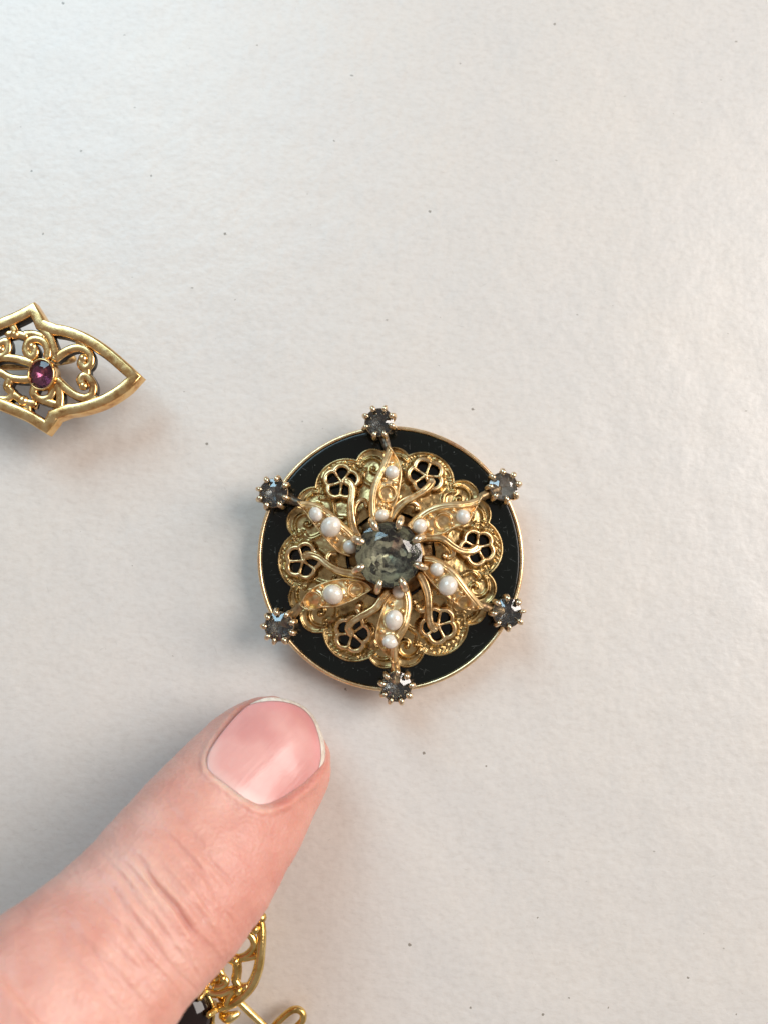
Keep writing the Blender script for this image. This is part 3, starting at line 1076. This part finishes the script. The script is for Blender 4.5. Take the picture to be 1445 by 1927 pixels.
mitre_sweep(fr, loop, bar_prof(1.40, h, .2), {1: 1})
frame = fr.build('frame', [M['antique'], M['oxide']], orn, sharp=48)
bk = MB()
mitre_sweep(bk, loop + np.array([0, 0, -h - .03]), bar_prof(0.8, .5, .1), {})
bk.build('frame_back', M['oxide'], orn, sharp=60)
scrolls = [
    [(405, 350), (465, 420), (500, 510), (525, 600)],
    [(510, 620), (600, 555), (700, 515), (790, 530), (845, 590), (845, 665), (795, 705), (755, 665), (775, 615)],
    [(735, 440), (765, 485), (790, 525)],
    [(535, 820), (620, 900), (700, 958), (785, 985), (855, 955), (872, 885), (840, 815), (790, 775), (750, 815), (780, 875)],
    [(800, 705), (808, 740), (800, 780)],
    [(520, 860), (560, 950), (552, 1080)],
    [(860, 975), (900, 1010)],
    [(440, 600), (445, 530), (400, 455), (320, 432), (255, 465), (240, 545), (285, 600), (325, 560), (300, 505)],
    [(70, 390), (150, 385), (235, 405)],
    [(395, 415), (310, 385), (230, 390)],
    [(-60, 455), (0, 470), (55, 455), (68, 530), (25, 590), (-50, 600)],
    [(285, 655), (140, 615), (0, 610), (-80, 660), (-80, 720), (0, 745), (90, 795), (200, 812), (295, 805)],
    [(85, 815), (62, 880), (110, 945), (60, 1000), (-30, 1000)],
    [(130, 960), (220, 1020), (320, 1045)],
    [(330, 870), (310, 945), (380, 1000), (465, 975), (500, 890)],
    [(380, 1000), (460, 1030), (550, 1060)],
    [(240, 1030), (255, 1090), (262, 1150)],
    [(150, 390), (120, 320), (100, 260)],
]
for k, p_ in enumerate(scrolls):
    m_ = MB()
    pth = OL(p_, ZT - 0.12 - 0.012 * k)
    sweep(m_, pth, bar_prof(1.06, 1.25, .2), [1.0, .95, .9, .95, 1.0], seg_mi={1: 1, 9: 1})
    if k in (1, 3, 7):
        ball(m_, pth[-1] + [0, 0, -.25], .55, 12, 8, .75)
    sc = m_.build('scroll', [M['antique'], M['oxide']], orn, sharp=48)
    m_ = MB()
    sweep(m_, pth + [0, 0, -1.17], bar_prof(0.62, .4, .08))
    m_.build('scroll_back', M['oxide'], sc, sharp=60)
for (c_, a_) in (((150, 400), .62), ((225, 1020), .68), ((20, 540), .5), ((80, 885), .48)):
    m_ = MB()
    ball(m_, P(*QL(*c_), ZT - .55) - org, a_, 14, 8, .9)
    m_.build('gold_boss', M['antique'], orn)
bc = P(*QL(396, 772), ZT - .05) - org
m_ = MB()
lathe(m_, [(1.35, -1.5), (1.70, -1.4), (1.80, -.3), (1.76, .22), (1.66, .32), (1.56, .26), (1.52, -.1), (1.35, -.5)], 48)
bz = m_.build('bezel', M['antique'], orn)
bz.location = bc * MM
bz.rotation_euler = (0.1, -0.12, 0)
bz.scale = (0.94, 1.06, 1)
gp = link('purple_stone', gem_mesh('purple_stone', 1.60, 0.42, 1.15, 0.55, 8, [M['gem_purple'], M['foil_purple']]), bz)
# low posts that carry it
m_ = MB()
for q_ in ((560, 1080), (400, 340), (-300, 560), (-300, 800), (1180, 790)):
    a_ = P(*QL(*q_), ZT - h) - org
    sweep(m_, np.array([[a_[0], a_[1], 0.25], [a_[0], a_[1], 2.5], [a_[0], a_[1], ZT - h]]), circ(.38, 10), up=(0, 1, 0)) if q_[0] < 0 else None
b0, b1 = P(*QL(640, 640), 1.2) - org, P(*QL(-200, 700), 3.0) - org
sweep(m_, catmull(np.array([b0 + [0, 0, 2.6], b0 + [0.9, 0, 1.2], b0, b0 * .5 + b1 * .5 + [0, 0, -1.2], b1]), 8), circ(.45, 10))
m_.build('clip_back', M['antique'], orn)

# ------------------------------------------------------------------ gold pin below the finger
o0 = P(330, 1935, 0)
pin = thing('filigree_pin', 'bright gold filigree pin with dark stone and wire loop, half hidden under the finger', 'pin', tuple(o0 * MM))


def OB(lst, z):
    return catmull(pts(QB, lst, z), 7) - o0


rim_ = [(915, 215), (930, 350), (922, 520), (900, 680), (850, 815), (775, 915), (680, 990), (560, 1035), (440, 1040)]
m_ = MB()
sweep(m_, OB(rim_, [5.0, 5.2, 5.4, 5.4, 5.3, 5.2, 5.1, 5, 5]), circ(.52, 12, .95), [.85, 1, 1.05, 1.1, 1.15, 1.1, 1.05, 1, 1])
ball(m_, P(*QB(925, 225), 5.0) - o0, .62, 12, 8)
# far edge of the wing, under the finger
sweep(m_, OB([(915, 215), (800, 260), (640, 400), (480, 600), (360, 800), (300, 960)], 5.0), circ(.48, 10), [.85, 1, 1])
wing = m_.build('wing_rim', M['bright'], pin)
for p_, r_ in (([(800, 360), (850, 415), (858, 490), (800, 560), (720, 590), (640, 560), (600, 480)], .42),
               ([(715, 600), (790, 590), (885, 570)], .40),
               ([(560, 590), (640, 600), (695, 640), (700, 720), (690, 790), (735, 850), (800, 850)], .45),
               ([(730, 620), (735, 700), (725, 790)], .22),
               ([(735, 850), (650, 880), (560, 915), (470, 910), (410, 870)], .42),
               ([(600, 1020), (640, 930), (690, 870)], .38),
               ([(540, 690), (580, 760), (610, 810), (560, 850), (500, 860)], .40),
               ([(470, 760), (520, 740), (540, 690)], .36)):
    m_ = MB()
    sweep(m_, OB(p_, 5.35), circ(r_, 10, .9))
    m_.build('filigree_scroll', M['bright'], pin)
for c_, r_ in (((868, 332), .52), ((715, 885), .5), ((690, 620), .45), ((575, 775), .42), ((372, 912), .5), ((430, 815), .45)):
    m_ = MB()
    ball(m_, P(*QB(*c_), 5.7) - o0, r_, 14, 9)
    m_.build('gold_bead', M['bright'], pin)
# dark stone in claws
sc_ = P(*QB(190, 1150), 6.5) - o0
m_ = MB()
lathe(m_, [(1.2, 2.0), (2.6, 3.0), (3.4, 4.8), (3.6, 5.6), (3.3, 5.7), (2.8, 4.6), (1.0, 3.0)], 64, (sc_[0], sc_[1]))
for k in range(10):
    a_ = k * math.tau / 10 + .2
    sweep(m_, catmull(np.array([[sc_[0] + 3.3 * math.cos(a_), sc_[1] + 3.3 * math.sin(a_), 4.4], [sc_[0] + 3.75 * math.cos(a_), sc_[1] + 3.75 * math.sin(a_), 5.9], [sc_[0] + 3.1 * math.cos(a_), sc_[1] + 3.1 * math.sin(a_), 6.9]]), 5), circ(.36, 8), up=(-math.sin(a_), math.cos(a_), 0))
stg = m_.build('claw_setting', M['bright'], pin)
m_ = MB()
ball(m_, (sc_[0], sc_[1], 5.4), 3.25, 32, 18, .62)
m_.build('dark_stone', M['gem_black'], stg)
m_ = MB()
for k in range(7):
    a_ = math.radians(-60 + 26 * k)
    c_ = np.array([sc_[0] + 4.9 * math.cos(a_), sc_[1] + 4.9 * math.sin(a_), 4.6])
    sweep(m_, catmull(np.array([c_ + [-.9 * math.cos(a_), -.9 * math.sin(a_), -.4], c_, c_ + [1.1 * math.cos(a_ + .4), 1.1 * math.sin(a_ + .4), -.2]]), 5), circ(.62, 10, .8), [.8, 1.1, .6])
m_.build('leaf_collar', M['bright'], pin)
m_ = MB()
sweep(m_, OB([(600, 870), (720, 985), (830, 1090), (960, 1215), (1150, 1400)], [3.6, 3.3, 2.9, 2.4, 1.6]), circ(.42, 12))
m_.build('pin_stem', M['bright'], pin)
m_ = MB()
sweep(m_, OB([(1000, 1290), (1050, 1200), (1120, 1130), (1195, 1070), (1255, 1058), (1300, 1090), (1302, 1150), (1262, 1200), (1180, 1270), (1100, 1330)], 1.6), circ(.40, 12))
m_.build('wire_loop', M['bright'], pin)
m_ = MB()
ball(m_, (sc_[0], sc_[1], 1.9), 2.2, 20, 10, .85)
m_.build('back_dome', M['bright'], pin)

# ------------------------------------------------------------------ the finger
TIP = np.array([582.0, 1348.0])
DV = np.array([-0.69, 0.72]); DV /= np.linalg.norm(DV)
UV = np.array([-DV[1] * -1, -DV[0]]); UV = np.array([0.722, 0.692])
tl = [0, 6, 14, 28, 50, 74, 100, 130, 180, 226, 310, 416, 480, 553, 620, 673, 760, 900, 1100, 1400]
uLt = [0, -42, -62, -82, -99, -111, -119, -126, -130, -132, -133.5, -130, -131, -136, -146, -158, -172, -186, -200, -215]
uRt = [0, 44, 64, 84, 103, 118, 128, 136, 153, 166, 190, 208, 209, 213, 220, 226, 236, 250, 268, 290]
zct = [4.9, 5.0, 5.1, 5.3, 5.7, 6.2, 6.8, 7.5, 8.9, 10.2, 12.8, 16.0, 17.8, 19.9, 21.6, 23.0, 25.0, 27.8, 31.0, 34.5]
hrat = [0.0, .50, .58, .63, .66, .68, .70, .72, .76, .80, .85, .87, .87, .86, .85, .85, .85, .86, .88, .9]


def fval(t, tab):
    return np.interp(t, tl, tab)


def smooth_tab(tab, ts):
    k = np.interp(ts, tl, tab)
    for _ in range(2):
        kk = k.copy()
        w = 6
        pad = np.r_[np.full(w, k[0]), k, np.full(w, k[-1])]
        ker = np.hanning(2 * w + 1); ker /= ker.sum()
        kk = np.convolve(pad, ker, 'valid')
        m = smooth(40, 120, ts)
        k = k * (1 - m) + kk * m
    return k


TS = np.r_[0.4, 1.2, 2.5, np.arange(4.5, 60, 2.0), np.arange(60, 760, 2.2), np.arange(760, 1400, 12)]
uL, uR, zc, hr = (smooth_tab(x, TS) for x in (uLt, uRt, zct, hrat))
# smooth tip profile instead of straight segments
tipm = TS < 30
uL[tipm] = -82 * np.sqrt(np.clip(1 - (1 - TS[tipm] / 30) ** 2, 0, 1)) ** 1.0
uR[tipm] = 86 * np.sqrt(np.clip(1 - (1 - TS[tipm] / 30) ** 2, 0, 1)) ** 1.0
ker = np.hanning(15); ker /= ker.sum()
for a_ in (uL, uR):
    sm = np.convolve(np.pad(a_, 7, mode='edge'), ker, 'valid')
    blend = smooth(8, 30, TS) * (1 - smooth(120, 150, TS))
    a_[:] = a_ * (1 - blend) + sm * blend
uc = (uL + uR) / 2
C3, HW = [], []
for t, u, l, r, z in zip(TS, uc, uL, uR, zc):
    c2 = TIP + DV * t + UV * u
    c2 = c2 + DV * 9.0 * (1 - smooth(0, 55, t))
    C3.append(P(c2[0], c2[1], z))
    a_, b_ = P(*(TIP + DV * t + UV * l), z), P(*(TIP + DV * t + UV * r), z)
    HW.append(np.linalg.norm(b_ - a_) / 2)
C3, HW = np.array(C3), np.array(HW)
# one fixed frame per station: side is horizontal across the finger
tw = P(*(TIP + DV * 300), 12.5) - P(*(TIP + DV * 60), 6.0)
tw /= np.linalg.norm(tw)
side = np.cross(tw, (0, 0, 1)); side /= np.linalg.norm(side)
if side @ (P(*(TIP + UV * 50), 6) - P(*TIP, 6)) < 0:
    side = -side
nrm = np.cross(side, tw); nrm /= np.linalg.norm(nrm)
if nrm[2] < 0:
    nrm = -nrm
HH = HW * hr
# the nail's own surface over the fingertip
ridge = C3 + nrm[None] * HH[:, None]
i60, i200 = np.argmin(abs(TS - 62)), np.argmin(abs(TS - 195))


def nail_point(t, u, lift=0.0):
    i = np.clip(t, 62, 1e9)
    k = [np.interp(i, TS, C3[:, a]) for a in range(3)]
    hh = np.interp(i, TS, HH)
    base_c = np.stack(k, -1)
    dcl = (np.array([np.interp(120, TS, C3[:, a]) for a in range(3)]) - np.array([np.interp(62, TS, C3[:, a]) for a in range(3)])) / 58
    dh = (np.interp(120, TS, HH) - np.interp(62, TS, HH)) / 58
    ex = np.clip(62 - t, 0, None)
    base_c = base_c - ex[..., None] * dcl
    hh = hh - ex * dh * 1.0 - 0.0009 * ex ** 2 * 0.5
    ucn = np.interp(i, TS, uc)
    x = (u - ucn) / 16.9
    Rn = 10.0
    xn = (u + 10.0) / 16.9
    drop = Rn - np.sqrt(np.clip(Rn ** 2 - xn ** 2, .5, None))
    # long, slightly arched plate
    arch = 0.25 * (1 - ((t - 95) / 105) ** 2)
    return base_c + side * x[..., None] + nrm * (hh - drop * 0.96 + 0.0 + arch + lift)[..., None]


# nail outline in (t,u) pixels along the finger
NQ = zoomer(330, 1280, 1445 / 350)
nail_px = [(250, 650), (268, 560), (350, 430), (470, 285), (570, 195), (660, 150), (750, 133), (880, 150), (990, 195), (1075, 275), (1130, 385), (1165, 520), (1163, 640), (1105, 725), (1020, 815), (930, 885), (830, 950), (730, 985), (650, 985), (560, 935), (450, 850), (340, 765), (275, 710)]


def tu(px, py):
    d = np.array([px, py]) - TIP
    M2 = np.array([DV, UV]).T
    return np.linalg.solve(M2, d)




def project(p):
    d = np.asarray(p, float) - CAM
    c, s_ = math.cos(PITCH), math.sin(PITCH)
    y, z = c * d[1] + s_ * d[2], -s_ * d[1] + c * d[2]
    return np.array([CX + FPX * d[0] / -z, CY - FPX * y / -z])


def dorsal_tu(px, py):
    g = tu(px, py)
    for _ in range(12):
        q = project(nail_point(np.array([g[0]]), np.array([g[1]]), np.zeros(1))[0])
        g = g + (tu(px, py) - tu(*q)) * 0.8
    return g


nail_tu = np.array([dorsal_tu(*NQ(*q)) for q in nail_px])
print('nail t', nail_tu[:, 0].min(), nail_tu[:, 0].max(), 'u', nail_tu[:, 1].min(), nail_tu[:, 1].max())
nail_poly = catmull(nail_tu, 8, True)
nc = (nail_poly.min(0) + nail_poly.max(0)) / 2
TN0, TN1 = nail_poly[:, 0].min(), nail_poly[:, 0].max()
na = np.arctan2(nail_poly[:, 1] - nc[1], nail_poly[:, 0] - nc[0])
nr = np.hypot(nail_poly[:, 1] - nc[1], nail_poly[:, 0] - nc[0])
o_ = np.argsort(na)
na, nr = na[o_], nr[o_]

NA = 220
phis = np.linspace(0, 2 * math.pi, NA, endpoint=False)
verts = np.zeros((len(TS), NA, 3))
e = 2.25
cp, sp_ = np.cos(phis), np.sin(phis)
xs = np.sign(cp) * np.abs(cp) ** (2 / e)
ys = np.sign(sp_) * np.abs(sp_) ** (2 / e)
TT = np.repeat(TS[:, None], NA, 1)
UU = uc[:, None] + (uR - uL)[:, None] / 2 * xs[None]
dors = np.repeat((ys > 0.02)[None], len(TS), 0)
dn = seg_dist(TT, UU, nail_poly, True)
ins = inside(TT, UU, nail_poly)
sn = np.where(ins, -dn, dn) / 16.6                                  # mm, negative under the nail
disp = np.zeros_like(TT)
sink = -(0.75 + 0.7 * (1 - smooth(27, 97, TT - TN0))) * smooth(0.04, 0.34, -sn)
fold = 0.26 * np.exp(-((sn - 0.55) / 0.42) ** 2) * smooth(67, 107, TT - TN0)
groove = -0.10 * np.exp(-((sn - .02) / 0.12) ** 2) * smooth(47, 87, TT - TN0)
disp += np.where(dors, sink + fold + groove, 0)
# creases over the end joint
UVn = (UU - uc[:, None]) / ((uR - uL)[:, None] / 2)
for (t0, amp, wid, u0, uw, slant) in ((402, .36, 5.0, 0.02, .50, 16), (446, .13, 6, -.15, .55, 18), (471, .15, 7, .02, .6, 14), (500, .12, 7, .12, .5, 10),
                                      (376, .10, 6, .1, .5, 14), (352, .09, 6, .15, .5, 12), (330, .10, 5, -.05, .4, 8), (424, .14, 5, -.35, .3, 14), (530, .08, 8, .1, .5, 8),
                                      (300, .07, 6, .1, .5, 6), (560, .10, 9, .1, .6, 4), (600, .08, 9, 0, .6, 0)) \
        + tuple((rng.uniform(290, 600), rng.uniform(.02, .05), rng.uniform(2.2, 3.6), rng.uniform(-.7, .7), rng.uniform(.08, .3), rng.uniform(-8, 34)) for _ in range(70)):
    t0 += 46
    wob = 2.5 * np.sin(UVn * 4 + t0) + 2.0 * np.sin(UVn * 11 + t0 * 2)
    tc_ = t0 + slant * UVn + wob
    env = np.exp(-np.abs((UVn - u0) / uw) ** 3)
    disp += np.where(dors, -amp * np.exp(-((TT - tc_) / wid) ** 2) * env + 0.35 * amp * np.exp(-((TT - tc_ - 2.2 * wid) / (1.3 * wid)) ** 2) * env
                     + 0.3 * amp * np.exp(-((TT - tc_ + 2.2 * wid) / (1.3 * wid)) ** 2) * env, 0)
disp += 0.22 * vnoise(TT / 60, UU / 60 + 7, 61) + 0.12 * vnoise(TT / 24 + 5, UU / 30 + 7, 62) * smooth(60, 150, TT)
disp += 0.05 * vnoise(TT / 7 + 5, UU / 16 + 7, 63) * smooth(220, 300, TT) * (1 - smooth(620, 760, TT))
for i in range(len(TS)):
    nr_ = HW[i] * xs[:, None] * side[None] + HH[i] * ys[:, None] * nrm[None]
    dirn = (xs[:, None] / max(HW[i], .1)) * side[None] + (ys[:, None] / max(HH[i], .1)) * nrm[None]
    dirn /= np.linalg.norm(dirn, axis=1)[:, None]
    verts[i] = C3[i] + nr_ + dirn * disp[i][:, None] * min(1, HW[i] / 3)
nS = len(TS)
vv = verts.reshape(-1, 3)
ff = []
for i in range(nS - 1):
    for j in range(NA):
        jn = (j + 1) % NA
        ff.append((i * NA + j, i * NA + jn, (i + 1) * NA + jn, (i + 1) * NA + j))
tipc = C3[0] - tw * 0.05
endc = C3[-1] + tw * 6
vv = np.vstack([vv, tipc, endc])
for j in range(NA):
    jn = (j + 1) % NA
    ff.append((nS * NA, jn, j))
    ff.append((nS * NA + 1, (nS - 1) * NA + j, (nS - 1) * NA + jn))
zmin = vv[:nS * NA][:, 2].min()
print('finger lowest point', zmin)
base = P(*TIP, 0)
mb = MB().add(vv - base, ff)
me = mb.mesh('person', M['skin'])
import bmesh
bm = bmesh.new(); bm.from_mesh(me)
bmesh.ops.recalc_face_normals(bm, faces=bm.faces)
bm.to_mesh(me); bm.free()
ca_ = me.color_attributes.new('tone', 'FLOAT_COLOR', 'POINT')
crease = np.exp(-((TT - 448 - 16 * UVn) / 6) ** 2) * np.exp(-np.abs((UVn - .02) / .5) ** 3)
red = 0.45 * crease + 0.55 * np.exp(-((sn - .15) / .35) ** 2) * (TT > 30) * (1 - smooth(TN1 - 45, TN1 - 5, TT)) + 0.14 * smooth(-.1, .35, vnoise(TT / 45, UU / 45, 71)) \
    + 0.40 * np.exp(-((TT - 270) / 130) ** 2) * smooth(-.6, .6, UVn)
pale = 0.50 * (0.7 + vnoise(TT / 14, UU / 14, 75)) * np.exp(-((sn - .20) / .5) ** 2) * smooth(TN1 - 60, TN1 - 15, TT) * dors + 0.35 * np.exp(-((TT - 455) / 40) ** 2) * np.exp(-((UVn + .25) / .4) ** 2)
tone = np.zeros((nS * NA + 2, 4)); tone[:, 3] = 1
tone[:nS * NA, 0] = np.clip(red, 0, 1).ravel()
tone[:nS * NA, 1] = np.clip(pale, 0, 1).ravel()
ca_.data.foreach_set('color', tone.ravel())
person = link('person', me)
person.location = base * MM
person['label'] = 'bare index finger with a short natural nail, pointing at the round brooch from below left'
person['category'] = 'person'

# nail plate
K = 150
ang = np.linspace(-math.pi, math.pi, K, endpoint=False)
rad = np.interp(ang, np.r_[na - 2 * math.pi, na, na + 2 * math.pi], np.r_[nr, nr, nr])
# free edge: distal border, thicker at the right
t_b = nc[0] + rad * np.cos(ang)
u_b = nc[1] + rad * np.sin(ang)
wfree = 10.5 * smooth(96, 52, t_b) if False else 11.0 * (1 - smooth(47, 99, t_b - TN0)) * (0.72 + 0.35 * smooth(-80, 40, u_b))
rin = rad - wfree


def ringpts(rr, lift):
    return nail_point(nc[0] + rr * np.cos(ang), nc[1] + rr * np.sin(ang), np.zeros(K) + lift) - base


NRi = 40
rows = [ringpts(rin * (k / NRi), 0.0) for k in range(1, NRi + 1)]
low = ringpts(rin, -0.45)
V = np.vstack([nail_point(np.array([nc[0]]), np.array([nc[1]]), np.zeros(1)) - base] + rows + [low])
F = [(0, 1 + j, 1 + (j + 1) % K) for j in range(K)]
for k in range(NRi):
    for j in range(K):
        a_, b_ = 1 + k * K, 1 + (k + 1) * K
        F.append((a_ + j, b_ + j, b_ + (j + 1) % K, a_ + (j + 1) % K))
me = MB().add(V, F).mesh('fingernail', M['nail'])
ca_ = me.color_attributes.new('tone', 'FLOAT_COLOR', 'POINT')
tone = np.zeros((len(V), 4)); tone[:, 3] = 1
for k in range(1, NRi + 1):
    rr = rin * (k / NRi)
    tt_, uu_ = nc[0] + rr * np.cos(ang), nc[1] + rr * np.sin(ang)
    dm = rin * (1 - k / NRi)
    sl = slice(1 + (k - 1) * K, 1 + k * K)
    tone[sl, 0] = 0.55 * np.exp(-((dm - 8) / 14) ** 2) * (1 - smooth(47, 107, tt_ - TN0)) + 0.25 * np.exp(-(dm / 12) ** 2)
    tone[sl, 1] = 0.32 * (1 - smooth(4, 26, dm)) * smooth(TN1 - 70, TN1 - 30, tt_)
ca_.data.foreach_set('color', tone.ravel())
nailo = link('fingernail', me, person)
has = wfree > 0.6
R1, R2, R3 = ringpts(rin + .2, 0.012), ringpts((rin + rad) / 2, 0.02), ringpts(rad, -0.02)
R4 = ringpts(rad, -0.42)
R5 = ringpts(rin - 2, -0.55)
V = np.vstack([R1, R2, R3, R4, R5])
F = []
for k in range(4):
    for j in range(K):
        jn = (j + 1) % K
        if has[j] and has[jn]:
            F.append((k * K + j, (k + 1) * K + j, (k + 1) * K + jn, k * K + jn))
me = MB().add(V, F).mesh('free_edge', M['nail_edge'], sharp=50)
link('free_edge', me, nailo)
